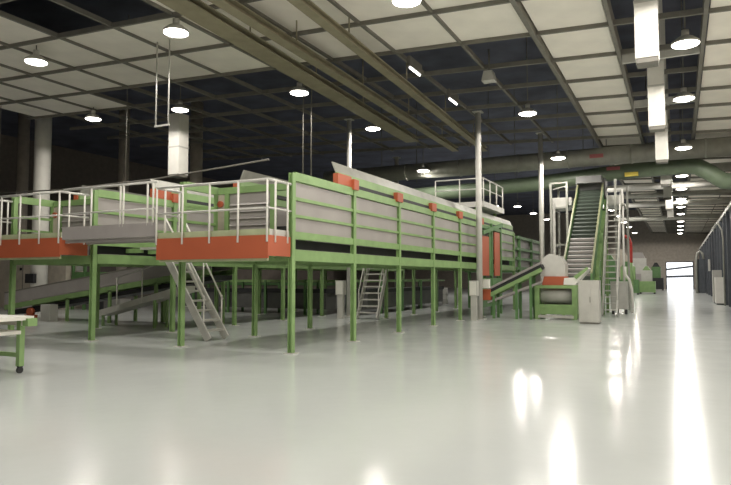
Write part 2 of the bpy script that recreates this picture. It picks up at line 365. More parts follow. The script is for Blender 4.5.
# ------------------------------------------------------------------ the green machines
ROWY = [11.35, 14.2, 17.1, 20.0, 22.9, 25.8, 28.7, 31.6]
def machine(x0, x1, label, front=True, rows=ROWY):
    xc = (x0 + x1) / 2; yE = rows[-1]
    r = thing('sorting_machine', label, 'machine', (xc, 11.5, 0), 'green sorting machines')
    for s, x in ((-1, x0), (1, x1)):
        for i, y in enumerate(rows):
            lg = part(r, 'leg', MB().prism([(x + u * 0.055, y + v * 0.06) for u, v in ((-1,-1),(-0.6,-1),(-0.6,-0.2),(0.6,-0.2),(0.6,-1),(1,-1),(1,1),(0.6,1),(0.6,0.2),(-0.6,0.2),(-0.6,1),(-1,1))], 'z', 0.02, 3.86), GREEN)
            part(r, 'foot_plate', MB().box(x - 0.13, x + 0.13, y - 0.11, y + 0.11, 0, 0.02), STEEL, parent=lg)
        y0 = rows[0]
        part(r, 'top_rail', MB().box(x - 0.05, x + 0.035, y0 + 0.08, yE, 3.70, 3.89), GREEN)
        part(r, 'side_rail', MB().box(x - 0.03, x + 0.03, y0 + 0.08, yE, 3.28, 3.35), GREEN)
        part(r, 'side_rail', MB().box(x - 0.03, x + 0.03, y0 + 0.08, yE, 2.91, 2.97), GREEN)
        part(r, 'lower_rail', MB().box(x - 0.035, x + 0.035, y0 + 0.08, yE, 2.44, 2.60), GREEN)
        part(r, 'floor_beam', MB().box(x - 0.045, x + 0.045, y0 + 0.08, yE, 1.97, 2.21), GREEN)
        for a, b in zip(rows, rows[1:]):
            part(r, 'side_panel', MB().box(x - s * 0.03 - 0.015, x - s * 0.03 + 0.015, (12.62 if s < 0 and a < 12 else a + 0.09), b - 0.09, 2.6, 3.68), GREY)
        part(r, 'slot_shade', MB().box(x - s * 0.25 - 0.02, x - s * 0.25 + 0.02, y0 + 0.1, yE, 2.2, 2.45), DARK, 'dark sheet as the shade in the slot between the rails')  # near-black sheet paints the shade inside the open slot
        # slanted cover above the top rail with its orange end caps
        part(r, 'gap_shade', MB().box(x - s * 0.05 - 0.03, x - s * 0.05 + 0.03, 13.4, yE, 3.9, 4.0), RUBBER)  # black strip stands for the shade in the gap under the cover
        part(r, 'cover_base', MB().box(x - s * 0.06 - 0.03, x - s * 0.06 + 0.03, 13.4, yE, 4.0, 4.2), GREEN)
        A = (x - s * 0.06, 4.2); B = (x - s * 0.17, 4.46)
        part(r, 'cover_plate', MB().prism([A, B, (B[0] - s * 0.03, B[1]), (A[0] - s * 0.03, A[1])], 'y', 13.4, yE), DUCTG)
        for i, y in enumerate(rows[1:-2]):
            part(r, 'orange_cap', MB().box(x - 0.10, x + 0.10, y - (0.30 if i else 0.14), y + 0.12, 3.84, 4.10), ORANGE)
            if i == 0: part(r, 'orange_cap', MB().box(x - 0.12, x + 0.02, y - 0.85, y - 0.14, 3.90, 4.16), ORANGE)
    for y in rows:
        part(r, 'cross_beam', MB().box(x0 + 0.08, x1 - 0.08, y - 0.05, y + 0.05, 1.96, 2.18), GREEN)
    part(r, 'under_pan', MB().box(x0 + 0.15, x1 - 0.15, 11.7, yE, 2.19, 2.23), GREY)
    part(r, 'conveyor_belt', MB().box(x0 + 0.5, x1 - 0.5, 12.7, yE, 2.75, 2.85), RUBBER)
    # front end: green jambs, grey louvred hatch, beige box with an orange lamp
    yf = 12.55
    for x in (x0 + 0.02, x0 + 0.36, x0 + 1.74, x1 - 0.5): part(r, 'front_post', MB().box(x - 0.06, x + 0.06, yf - 0.06, yf + 0.06, 2.23, 3.7), GREEN)
    part(r, 'front_lintel', MB().box(x0 + 0.1, x1 - 0.1, yf - 0.06, yf + 0.06, 3.7, 3.86), GREEN)
    part(r, 'switch_box', MB().box(x0 + 0.08, x0 + 0.30, yf - 0.04, yf + 0.1, 2.45, 3.68), BEIGE)
    part(r, 'signal_lamp', MB().cyl((x0 + 0.18, yf - 0.10, 3.45), (x0 + 0.18, yf - 0.02, 3.45), 0.08), ORANGE)
    hatch = MB().box(x0 + 0.42, x0 + 1.68, yf, yf + 0.03, 2.23, 3.7)
    part(r, 'front_hatch', hatch, GREY)
    for q in range(7):
        z = 2.45 + q * 0.17
        part(r, 'louvre', MB().prism([(yf, z), (yf - 0.07, z - 0.07), (yf - 0.06, z - 0.08), (yf, z - 0.02)], 'x', x0 + 0.46, x0 + 1.64), GREY)
    # front end beams
    part(r, 'front_beam', MB().box(x0 + 0.08, x1 - 0.08, 11.30, 11.40, 2.43, 2.6), GREEN)
    return r
machine(-10.45, -7.4, 'long green sorting machine on legs, right of the grey walkway')
machine(-16.6, -13.42, 'long green sorting machine on legs left of the grey walkway')

def balcony(x0, x1, xs, label, lift=0.0):
    y0, y1 = 10.45, 11.27
    r = thing('platform_balcony', label, 'platform', ((x0 + x1) / 2, y0, 2.0), 'orange skirted balconies at the machine fronts')
    part(r, 'deck', MB().box(x0 + 0.03, x1 - 0.03, y0 + 0.03, y1, 2.40, 2.46), STEEL)
    part(r, 'front_skirt', MB().box(x0, x1, y0, y0 + 0.03, 2.0, 2.47), ORANGE)
    part(r, 'side_skirt', MB().box(x1 - 0.03, x1, y0 + 0.03, y1, 2.05, 2.47), ORANGE)
    part(r, 'side_skirt', MB().box(x0, x0 + 0.03, y0 + 0.03, y1, 2.05, 2.47), ORANGE)
    part(r, 'bottom_rail', MB().box(x0 + 0.05, x1 - 0.05, y0 + 0.04, y0 + 0.10, 1.95, 2.05), PGREEN)
    part(r, 'toe_board', MB().box(x0, x1, y0 + 0.035, y0 + 0.05, 2.47, 2.60), PGREEN)
    part(r, 'toe_board', MB().box(x1 - 0.05, x1 - 0.035, y0 + 0.05, y1, 2.47, 2.60), LGREY)
    rl = part(r, 'railing', MB().tube([(x0, y1, 3.6), (x0, y0, 3.6), (x1, y0, 3.6), (x1, y1, 3.6)], 0.030).tube([(x0, y1, 3.02), (x0, y0, 3.02), (x1, y0, 3.02), (x1, y1, 3.02)], 0.022), STEEL)
    for x in xs: part(r, 'post', MB().cyl((x, y0 - 0.01, 2.33), (x, y0 - 0.01, 3.6), 0.022, seg=8), WHITE, parent=rl)
    for x in (x0, x1):
        for y in (y0 + 0.25, y1 - 0.12): part(r, 'post', MB().cyl((x, y, 2.33), (x, y, 3.6), 0.022, seg=8), WHITE, parent=rl)
    for x in (x0 + 0.4, x1 - 0.4): part(r, 'bracket', MB().bar((x, y0 + 0.1, 2.38), (x, 11.27, 2.08), 0.05, 0.06), GREEN)
    r.location.z += lift
balcony(-10.38, -7.38, [-10.38, -9.63, -8.88, -8.13, -7.4], 'orange skirted balcony with white railing at the front of the right green machine')
balcony(-16.6, -13.55, [-16.5, -15.8, -15.05, -14.3, -13.58], 'orange skirted balcony with white railing at the left picture edge', 0.12)

# walkway between the machines
r = thing('walkway', 'grey walkway with white railing bridging the gap between the two green machines', 'walkway', (-12.0, 10.6, 2.3))
part(r, 'deck', MB().box(-13.5, -10.42, 10.52, 11.25, 2.53, 2.58), STEEL)
part(r, 'toe_board', MB().box(-13.5, -10.42, 10.48, 10.51, 2.53, 2.84), GREY)
part(r, 'landing', MB().box(-12.95, -12.32, 12.45, 13.45, 2.36, 2.42), STEEL)
part(r, 'landing_bracket', MB().box(-13.53, -12.95, 12.5, 12.58, 2.28, 2.40), GREEN)
part(r, 'landing_bracket', MB().box(-13.53, -12.95, 13.3, 13.38, 2.28, 2.40), GREEN)
for y in (10.6, 11.2): part(r, 'joist', MB().box(-13.5, -10.42, y - 0.03, y + 0.03, 2.45, 2.53), GREY)
rl = part(r, 'railing', MB().tube([(-13.5, 10.5, 3.76), (-10.42, 10.5, 3.76)], 0.028).tube([(-13.5, 10.5, 3.16), (-10.42, 10.5, 3.16)], 0.02), STEEL)
for x in (-12.53, -11.57, -11.47, -10.72, -10.55): part(r, 'post', MB().cyl((x, 10.5, 2.78), (x, 10.5, 3.76), 0.022, seg=8), WHITE, parent=rl)

# ladder stairs
def stair(name, foot, d, s, rise, run, n, label, rails=(0, 1)):
    # foot: left foot point, d: horizontal climbing direction, s: vector across to the other stringer
    f = Vector(foot); d = Vector(d); s = Vector(s)
    r = thing('steel_stair', label, 'stair', f + s / 2)
    top = d * run + Vector((0, 0, rise)); sd = s.normalized()
    for c in (f, f + s): part(r, 'stringer', MB().bar(c + Vector((0, 0, 0.04)), c + top, 0.05, 0.20, up=d * -1 + Vector((0, 0, 1))), STEEL)
    for k in range(n):
        t = (k + 1) / (n + 0.4)
        c = f + top * t + sd * 0.025; e = f + s + top * t - sd * 0.025
        part(r, 'tread', MB().bar(c, e, 0.20, 0.05), LGREY)
    for q in rails:
        c = f + s * q
        hr = part(r, 'handrail', MB().tube([c + top * 0.08 + Vector((0, 0, 0.85)), c + top * 0.5 + Vector((0, 0, 0.95)), c + top + Vector((0, 0, 0.95))], 0.022), WHITE)
        for t in (0.1, 0.5, 0.95): part(r, 'rail_post', MB().cyl(c + top * t, c + top * t + Vector((0, 0, 0.92)), 0.018, seg=8), WHITE, parent=hr)
stair('a', (-10.7, 12.6, 0), (-1, 0, 0), (0, 0.7, 0), 2.36, 1.58, 9, 'steep steel stair up to the grey walkway, behind the front legs of the right machine')
stair('b', (-11.28, 22, 0), (0, 1, 0), (0.85, 0, 0), 2.36, 1.15, 9, 'steep steel stair in the gap behind the right machine, beside its second leg')

# control boxes
def ctrl(x, y, w, d, h, label, m=LGREY):
    r = thing('control_box', label, 'control box', (x, y, 0), 'control boxes on pedestals')
    part(r, 'pedestal', MB().box(x - w * 0.35, x + w * 0.35, y - d * 0.3, y + d * 0.3, 0, h * 0.62), m)
    c = part(r, 'cabinet', MB().box(x - w / 2, x + w / 2, y - d / 2, y + d / 2, h * 0.62, h), m)
    part(r, 'door', MB().box(x - w / 2 + 0.03, x + w / 2 - 0.03, y - d / 2 - 0.015, y - d / 2, h * 0.64, h - 0.03), WHITE, parent=c)
ctrl(-12.02, 22.0, 0.35, 0.25, 1.5, 'pale control box on a pedestal left of the stair under the right machine')
ctrl(-6.95, 23.2, 0.30, 0.25, 1.5, 'pale control box on a pedestal in front of the tall pole')

# ------------------------------------------------------------------ left: workbench, inclined conveyor, control room
r = thing('workbench', 'green framed bench with two pale tops at the left picture edge', 'bench', (-10.6, 6.65, 0))
part(r, 'top', MB().box(-11.6, -9.72, 6.3, 7.05, 0.90, 0.965), WHITE)
part(r, 'apron', MB().box(-11.5, -9.82, 6.97, 7.03, 0.80, 0.90), WHITE)
part(r, 'end_bracket', MB().box(-9.80, -9.66, 6.9, 7.07, 0.80, 0.93), GREEN)
part(r, 'shelf', MB().box(-11.6, -9.9, 6.35, 6.95, 0.66, 0.72), WHITE)
part(r, 'low_rail', MB().box(-11.5, -10.03, 6.97, 7.03, 0.27, 0.34), GREEN)
for x, y in ((-9.98, 7.0), (-9.98, 6.4), (-11.5, 7.0), (-11.5, 6.4)):
    lg = part(r, 'leg', MB().box(x - 0.045, x + 0.045, y - 0.045, y + 0.045, 0.12, 0.90), GREEN)
    part(r, 'caster', MB().cyl((x - 0.02, y, 0.055), (x + 0.02, y, 0.055), 0.055).box(x - 0.035, x + 0.035, y - 0.03, y + 0.03, 0.10, 0.125), RUBBER, parent=lg)

r = thing('inclined_conveyor', 'long grey sided conveyor sloping up to the right under the left machine', 'conveyor', (-18, 16.5, 0))
x0, x1 = -24.0, -13.6
def zt(x): return 1.0 + (x + 23.95) * 0.134
for y in (16.1, 17.3):
    part(r, 'side_wall', MB().prism([(x0, zt(x0) - 0.45), (x1, zt(x1) - 0.45), (x1, zt(x1)), (x0, zt(x0))], 'y', y, y + 0.05), GREY)
    part(r, 'edge_strip', MB().bar((x0, y + 0.02, zt(x0) + 0.02), (x1, y + 0.02, zt(x1) + 0.02), 0.07, 0.05), BEAM)
    part(r, 'frame_rail', MB().prism([(x0, zt(x0) - 0.66), (x1, zt(x1) - 0.66), (x1, zt(x1) - 0.47), (x0, zt(x0) - 0.47)], 'y', y, y + 0.05), GREEN)
part(r, 'belt', MB().prism([(x0, zt(x0) - 0.3), (x1, zt(x1) - 0.3), (x1, zt(x1) - 0.25), (x0, zt(x0) - 0.25)], 'y', 16.2, 17.25), RUBBER)
part(r, 'return_belt', MB().prism([(x0, zt(x0) - 0.85), (x1, zt(x1) - 0.85), (x1, zt(x1) - 0.7), (x0, zt(x0) - 0.7)], 'y', 16.25, 17.2), RUBBER)
for x in (-20.4, -18.2, -16.0, -14.1):
    for y in (16.12, 17.32): part(r, 'leg', MB().box(x - 0.06, x + 0.06, y - 0.02, y + 0.05, 0, zt(x) - 0.6), GREEN)
part(r, 'drive_motor', MB().cyl((-22.3, 15.95, 0.30), (-22.3, 16.1, 0.30), 0.16).box(-22.6, -22.0, 15.98, 16.1, 0.0, 0.2), ORANGE)
part(r, 'foot_box', MB().box(-21.3, -20.8, 15.7, 16.05, 0, 0.62), LGREY)
r = thing('sloping_catwalk', 'pale sloping catwalk with white rail posts under the left machine', 'catwalk', (-17, 15.3, 0))
def zw(x): return 0.36 + (x + 17.27) * 0.234
part(r, 'deck', MB().prism([(-17.5, zw(-17.5)), (-13.9, zw(-13.9)), (-13.9, zw(-13.9) + 0.2), (-17.5, zw(-17.5) + 0.2)], 'y', 15.0, 15.7), LGREY)
for x in (-17.3, -15.0):
    for y in (15.05, 15.6): part(r, 'leg', MB().box(x - 0.04, x + 0.04, y, y + 0.06, 0, max(0.06, zw(x))), GREEN)
rl = part(r, 'railing', MB().tube([(-16.7, 15.02, zw(-16.7) + 1.1), (-13.9, 15.02, zw(-13.9) + 1.1)], 0.018), STEEL)
for x in (-16.62, -15.5, -14.2): part(r, 'post', MB().cyl((x, 15.02, zw(x)), (x, 15.02, zw(x) + 1.1), 0.022, seg=8), WHITE, parent=rl)

r = thing('control_room', 'beige cabin wall behind the inclined conveyor at the left', 'cabin', (-31, 22.2, 0))
part(r, 'wall', MB().box(-35.5, -28.0, 22, 23.2, 0, 2.95), BEIGE)
part(r, 'door_seam', MB().box(-31.35, -31.30, 21.98, 22.0, 0.05, 2.3), BEAM)
part(r, 'lamp_box', MB().box(-31.55, -31.40, 21.95, 22.0, 2.0, 2.15), DARK)
r = thing('pump_unit', 'dark green machine unit standing right of the beige cabin wall', 'machine', (-26.6, 22.5, 0))
part(r, 'housing', MB().box(-27.7, -26.2, 22.2, 23.2, 0.9, 1.9), DGREEN)
part(r, 'frame', MB().box(-27.8, -26.08, 22.2, 22.32, 0.3, 0.42), DGREEN)
for x in (-27.74, -26.89, -26.14): part(r, 'upright', MB().box(x - 0.06, x + 0.06, 22.18, 22.3, 0, 2.6), DGREEN)
part(r, 'panel', MB().box(-27.65, -27.0, 22.35, 22.45, 1.95, 2.55), LGREY)
part(r, 'tank', MB().cyl((-26.55, 22.7, 0), (-26.55, 22.7, 0.9), 0.35), RUBBER)
# long dim machine line seen between the legs, behind both green machines
r = thing('rear_line', 'dim long sorting line far behind the legs of both green machines', 'machine', (-20, 30, 0))
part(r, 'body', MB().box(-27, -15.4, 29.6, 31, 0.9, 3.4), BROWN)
part(r, 'top_cover', MB().box(-27.2, -15.2, 29.5, 31.1, 3.4, 3.55), DGREEN)
for x in (-26.5, -23.8, -21, -18.4, -15.8): part(r, 'leg', MB().box(x - 0.08, x + 0.08, 29.6, 29.76, 0, 0.9), DGREEN)
part(r, 'rail', MB().box(-27, -15.4, 29.5, 29.6, 1.2, 1.35), DGREEN)
# low lines between and behind the machines
def low_line(label, loc, x0, x1, y0, y1, along):
    r = thing('low_conveyor', label, 'conveyor', loc, 'low conveyor lines under the machines')
    part(r, 'bed', MB().box(x0, x1, y0, y1, 0.95, 1.12), RUBBER)
    part(r, 'skirt', MB().box(x0 + 0.06, x1 - 0.06, y0 + 0.06, y1 - 0.06, 0.25, 0.95), DSTEEL)
    n = 4
    for k in range(n):
        f = (k + 0.5) / n
        if along == 'x':
            x = x0 + (x1 - x0) * f
            for y in (y0 - 0.05, y1 + 0.05): part(r, 'leg', MB().box(x - 0.05, x + 0.05, y - 0.04, y + 0.04, 0, 1.5), DGREEN)
        else:
            y = y0 + (y1 - y0) * f
            for x in (x0 - 0.05, x1 + 0.05): part(r, 'leg', MB().box(x - 0.04, x + 0.04, y - 0.05, y + 0.05, 0, 1.5), DGREEN)
    for q in (0, 1):
        if along == 'x': part(r, 'guide_rail', MB().box(x0, x1, (y0, y1)[q] - 0.04, (y0, y1)[q] + 0.04, 1.42, 1.52), GREEN)
        else: part(r, 'guide_rail', MB().box((x0, x1)[q] - 0.04, (x0, x1)[q] + 0.04, y0, y1, 1.42, 1.52), GREEN)
low_line('dark low conveyor with green guide rails behind the stair of the right machine', (-12.6, 29.5, 0), -13.1, -12.1, 24.6, 34.5, 'y')
low_line('dark low conveyor with green guide rails seen between the legs left of the pedestal box', (-17.5, 24, 0), -22.0, -13.6, 23.6, 24.6, 'x')

# pale drums glimpsed between far legs
for i, (px, y) in enumerate(((-15.1, 37.0), (-14.2, 37.4), (-13.0, 37.2), (-12.3, 37.8), (-10.9, 37.5))):
    r = thing('upright_drum', 'slim pale drum glimpsed between the far legs of the right machine, %s from left' % nth(i), 'drum', (px, y, 0), 'pale drums behind the machine')
    part(r, 'body', MB().lathe((px, y, 0), [(0.17, 0.0), (0.18, 0.02), (0.17, 0.3), (0.185, 0.32), (0.17, 0.34), (0.17, 0.6), (0.185, 0.62), (0.17, 0.64), (0.17, 0.95)], 14), LGREY)
    part(r, 'lid', MB().lathe((px, y, 0), [(0.18, 0.95), (0.18, 0.98), (0.05, 0.99)], 14), WHITE)

# ------------------------------------------------------------------ right cluster: machine end
r = thing('door_unit', 'green end cabinet with two upright orange doors behind the tall pole', 'cabinet', (-7.1, 26.7, 0))
for y, z in ((25.1, 3.7), (26.78, 3.95), (28.32, 3.95)): part(r, 'upright', MB().box(-7.28, -7.18, y - 0.06, y + 0.06, 0, z), DGREEN)
part(r, 'lintel', MB().box(-7.29, -7.19, 25.04, 28.38, 3.66, 3.80), DGREEN)
part(r, 'door', MB().box(-7.24, -7.2, 25.28, 26.3, 1.7, 3.35), ORANGE)
part(r, 'door', MB().box(-7.24, -7.2, 27.2, 28.1, 1.7, 3.62), ORANGE)
part(r, 'middle_panel', MB().box(-7.25, -7.21, 26.36, 26.72, 1.7, 3.6), DGREEN)
part(r, 'lower_panel', MB().box(-7.24, -7.2, 25.16, 28.26, 0.4, 1.6), DGREEN)
part(r, 'brace', MB().bar((-7.13, 25.1, 3.45), (-7.13, 28.3, 4.0), 0.08, 0.16), DGREEN)
r = thing('access_platform', 'small platform with white railing on top of the machine behind the tall pole', 'platform', (-8.2, 27.5, 4.5))
part(r, 'slab', MB().box(-9.6, -7.3, 26.0, 29.4, 4.62, 4.85), LGREY)
rl = part(r, 'railing', MB().tube([(-9.5, 26.05, 5.85), (-7.35, 26.05, 5.85), (-7.35, 29.3, 5.85)], 0.03).tube([(-9.5, 26.05, 5.4), (-7.35, 26.05, 5.4), (-7.35, 29.3, 5.4)], 0.022), STEEL)
for x, y in ((-9.5, 26.05), (-8.4, 26.05), (-7.35, 26.05), (-7.35, 27.1), (-7.35, 28.2), (-7.35, 29.3)): part(r, 'post', MB().cyl((x, y, 4.85), (x, y, 5.85), 0.026, seg=8), WHITE, parent=rl)
for x, y in ((-9.4, 26.2), (-9.4, 29.2)): part(r, 'leg', MB().box(x - 0.06, x + 0.06, y - 0.06, y + 0.06, 3.0, 4.62), GREEN)
for x, y in ((-7.7, 26.2), (-7.7, 29.2)): part(r, 'leg', MB().box(x - 0.06, x + 0.06, y - 0.06, y + 0.06, 2.24, 4.62), GREEN)
# the green machine runs on at a slightly lower height
r = thing('machine_extension', 'lower green machine section running on beyond the orange doors', 'machine', (-7.4, 35, 0))
for y in (33.0, 36.0, 39.0): part(r, 'leg', MB().box(-7.5, -7.36, y - 0.07, y + 0.07, 0, 3.8), DGREEN)
for z in (2.1, 2.6, 3.1, 3.7): part(r, 'side_rail', MB().box(-7.48, -7.38, 32.4, 39.2, z - 0.07, z + 0.07), DGREEN)
part(r, 'side_panel', MB().box(-7.56, -7.52, 32.4, 39.2, 2.0, 3.75), GREY)
part(r, 'body', MB().box(-10.2, -7.6, 32.4, 39.2, 1.9, 3.6), DGREEN)
for y in (33.0, 36.0, 39.0): part(r, 'rear_leg', MB().box(-10.2, -10.06, y - 0.07, y + 0.07, 0, 1.9), DGREEN)

# feed conveyor rising from the pole to the white hood
r = thing('feed_conveyor', 'green belt conveyor rising from the tall pole to the white hood', 'conveyor', (-5.8, 25, 0))
a = Vector((-6.85, 0, 0.95)); b = Vector((-4.72, 0, 2.0))
for y in (24.72, 25.42):
    part(r, 'side_rail', MB().bar((a.x, y, a.z - 0.07), (b.x, y, b.z - 0.07), 0.06, 0.15), GREEN)
    part(r, 'edge_strip', MB().bar((a.x, y, a.z + 0.2), (b.x, y, b.z + 0.2), 0.08, 0.07), GREY)
    part(r, 'truss_bar', MB().bar((a.x, y, a.z - 0.32), (b.x, y, b.z - 0.55), 0.05, 0.08), GREY)
    for x in (-6.6, -5.7, -5.15):
        z = a.z + (x - a.x) / (b.x - a.x) * (b.z - a.z)
        part(r, 'leg', MB().box(x - 0.05, x + 0.05, y - 0.03, y + 0.03, 0, z - 0.1), DGREEN)
part(r, 'belt', MB().bar((a.x, 25.07, a.z + 0.06), (b.x, 25.07, b.z + 0.06), 0.66, 0.16), RUBBER)
part(r, 'tail_guard', MB().box(-7.05, -6.72, 24.66, 25.48, 0.72, 1.15), ORANGE)
part(r, 'sensor_box', MB().box(-7.0, -6.7, 24.45, 24.6, 1.2, 1.55), WHITE)

# hood + hopper machine at the foot of the steep conveyor
r = thing('feed_hopper', 'green hopper machine with a grey roller window and white hood below the steep conveyor', 'machine', (-4.3, 25.5, 0))
for x in (-4.99, -3.59):
    for y in (25.1, 26.3): part(r, 'upright', MB().box(x - 0.09, x + 0.09, y, y + 0.15, 0, 1.32), GREEN)
part(r, 'top_rail', MB().box(-4.90, -3.68, 25.1, 25.25, 1.2, 1.32), GREEN)
part(r, 'front_panel', MB().box(-4.90, -3.68, 25.12, 25.2, 0.2, 0.58), GREEN)
part(r, 'kick_plate', MB().box(-4.95, -3.62, 25.08, 25.2, 0.06, 0.16), LGREY)
part(r, 'roller', MB().cyl((-4.88, 25.55, 0.90), (-3.70, 25.55, 0.90), 0.29, seg=20), LGREY)
part(r, 'back_plate', MB().box(-4.9, -3.68, 26.0, 26.05, 0.2, 1.2), GREY)
part(r, 'side_panel', MB().box(-5.05, -5.0, 25.25, 26.3, 0.2, 1.25), GREEN)
part(r, 'side_panel', MB().box(-3.58, -3.53, 25.25, 26.3, 0.2, 1.25), GREEN)
part(r, 'orange_tray', MB().prism([(-4.80, 1.32), (-3.98, 1.32), (-3.90, 1.66), (-4.72, 1.66)], 'y', 25.15, 25.9), ORANGE)
part(r, 'hood', MB().prism([(-4.86, 1.66), (-3.94, 1.66), (-3.92, 2.15), (-4.12, 2.46), (-4.5, 2.55), (-4.72, 2.42), (-4.84, 2.15)], 'y', 25.2, 25.95), LGREY)
part(r, 'chute', MB().prism([(-3.98, 1.34), (-3.55, 1.34), (-3.05, 1.95), (-3.1, 2.0), (-3.6, 1.62), (-3.95, 1.60)], 'y', 25.1, 25.9), WHITE)
part(r, 'spout', MB().prism([(-3.6, 1.66), (-3.1, 2.02), (-3.05, 1.95), (-3.5, 1.55)], 'y', 25.04, 25.1), GREEN)

r = thing('electrical_cabinet', 'pale grey floor cabinet at the right corner of the hopper machine', 'cabinet', (-2.85, 23.5, 0))
part(r, 'body', MB().box(-3.18, -2.50, 23.2, 23.85, 0.06, 1.52), LGREY)
part(r, 'plinth', MB().box(-3.15, -2.53, 23.23, 23.82, 0, 0.06), BEAM)
part(r, 'door', MB().box(-3.15, -2.74, 23.18, 23.2, 0.1, 1.48), LGREY)
part(r, 'handle', MB().box(-2.80, -2.78, 23.15, 23.18, 0.75, 0.95), BEAM)

# steep conveyor
r = thing('steep_conveyor', 'steep cleated conveyor rising toward the ceiling beside the right aisle', 'conveyor', (-3.7, 28, 0))
P0 = (26.6, 1.55); P1 = (31.6, 5.75)
def sz(y): return P0[1] + (y - P0[0]) / (P1[0] - P0[0]) * (P1[1] - P0[1])
xl, xr = -4.26, -3.12
part(r, 'belt', MB().prism([(P0[0], P0[1]), (P1[0], P1[1]), (P1[0], P1[1] - 0.12), (P0[0], P0[1] - 0.12)], 'x', xl, xr), BELT)
for k in range(22):
    y = P0[0] + 0.15 + k * 0.225
    part(r, 'cleat', MB().prism([(y, sz(y)), (y + 0.05, sz(y) + 0.04), (y + 0.02, sz(y) + 0.14), (y - 0.03, sz(y) + 0.10)], 'x', xl + 0.06, xr - 0.06), GREY if k < 9 else BELT)  # lower cleats grey: the lamplight on them is put into the colour
for x, w, s in ((xl, 0.07, 1), (xr, 0.08, -1)):
    part(r, 'side_wall', MB().prism([(P0[0] - 0.1, sz(P0[0] - 0.1) - 0.35), (P1[0], sz(P1[0]) - 0.35), (P1[0], sz(P1[0]) + 0.32), (P0[0] - 0.1, sz(P0[0] - 0.1) + 0.32)], 'x', x - w / 2, x + w / 2), DGREEN)
    part(r, 'edge_strip', MB().prism([(P0[0] - 0.1, sz(P0[0] - 0.1) + 0.32), (P1[0], sz(P1[0]) + 0.32), (P1[0], sz(P1[0]) + 0.38), (P0[0] - 0.1, sz(P0[0] - 0.1) + 0.38)], 'x', x - w / 2, x + w / 2), EDGE)
part(r, 'truss', MB().prism([(27.2, sz(27.2) - 0.85), (31.4, sz(31.4) - 0.95), (31.4, sz(31.4) - 0.80), (27.2, sz(27.2) - 0.70)], 'x', xr - 0.05, xr + 0.12), GREEN)
part(r, 'truss', MB().prism([(27.2, sz(27.2) - 0.85), (31.4, sz(31.4) - 0.95), (31.4, sz(31.4) - 0.80), (27.2, sz(27.2) - 0.70)], 'x', xl - 0.12, xl + 0.05), GREEN)
part(r, 'head_box', MB().box(xl - 0.1, xr + 0.1, 31.62, 32.6, 5.2, 6.35), DSTEEL)
part(r, 'head_hood', MB().prism([(30.9, 6.05), (31.62, 6.1), (31.62, 6.4), (31.0, 6.4)], 'x', xl, xr), DSTEEL)
for x in (xl - 0.12, xr + 0.12):
    for y in (27.6, 29.4, 31.4): part(r, 'leg', MB().box(x - 0.06, x + 0.06, y - 0.06, y + 0.06, 0, sz(y) - 0.3), GREEN)
part(r, 'lower_apron', MB().prism([(26.35, 1.35), (26.6, 1.50), (26.6, 0.9), (26.35, 0.9)], 'x', xl + 0.02, xr - 0.02), LGREY)
# support frame round the conveyor head
r = thing('support_scaffold', 'steel support frame with pale boxes around the head of the steep conveyor', 'scaffold', (-3.9, 33, 0))
for x, y in ((-5.5, 31.4), (-5.5, 33.6), (-4.75, 31.4), (-2.55, 31.2), (-2.2, 33.6)):
    part(r, 'upright', MB().box(x - 0.05, x + 0.05, y - 0.05, y + 0.05, 0, 6.2), DUCTG)
for z in (3.2, 5.0, 6.2):
    part(r, 'ledger', MB().box(-5.5, -4.7, 31.34, 31.42, z - 0.04, z + 0.04), DUCTG)
    part(r, 'ledger', MB().box(-5.54, -5.46, 31.4, 33.6, z - 0.04, z + 0.04), DUCTG)
part(r, 'ledger', MB().box(-5.5, -2.2, 33.56, 33.64, 6.1, 6.2), DUCTG)
part(r, 'platform', MB().box(-5.5, -4.7, 31.4, 33.6, 5.05, 5.12), LGREY)
part(r, 'pale_box', MB().box(-5.45, -4.55, 31.5, 32.4, 5.12, 5.50), LGREY)
part(r, 'pale_box', MB().box(-2.95, -2.3, 31.3, 32.2, 5.05, 5.45), LGREY)
part(r, 'ledger', MB().box(-2.95, -2.2, 31.2, 33.6, 4.98, 5.05), DUCTG)
part(r, 'guard', MB().tube([(-5.4, 31.4, 5.9), (-4.9, 31.38, 6.0), (-4.7, 31.4, 6.0)], 0.03), LGREY)
# conduit posts left of the steep conveyor
for i, (x, y, z) in enumerate(((-5.35, 28.2, 4.6), (-4.85, 28.4, 4.9))):
    single('conduit_post', MB().box(x - 0.05, x + 0.05, y - 0.05, y + 0.05, 0, z), STEEL, 'thin grey conduit post left of the steep conveyor, %s one' % ('left' if i == 0 else 'right'), 'post', 'conduit posts')

# stair and white cabinet at the right of the steep conveyor
stair('c', (-2.90, 28.1, 0), (0, 1, 0), (0.56, 0, 0), 4.6, 3.1, 17, 'tall steel stair climbing along the right side of the steep conveyor')
r = thing('support_pole', 'slim white post right of the tall stair', 'pole', (-2.28, 31.6, 0))
part(r, 'shaft', MB().cyl((-2.28, 31.6, 0.03), (-2.28, 31.6, 5.75), 0.05), WHITE)
part(r, 'base_plate', MB().box(-2.4, -2.16, 31.48, 31.72, 0, 0.03), STEEL)
r = thing('electrical_cabinet', 'pale grey cabinet on short feet beside the aisle below the slim white post', 'cabinet', (-2.65, 30.0, 0))
part(r, 'body', MB().box(-2.74, -2.05, 30.0, 30.5, 0.22, 1.45), LGREY)
part(r, 'door', MB().box(-2.70, -2.09, 29.98, 30.0, 0.27, 1.40), LGREY)
for x in (-2.66, -2.13): part(r, 'foot', MB().box(x - 0.05, x + 0.05, 30.1, 30.4, 0, 0.22), RUBBER)
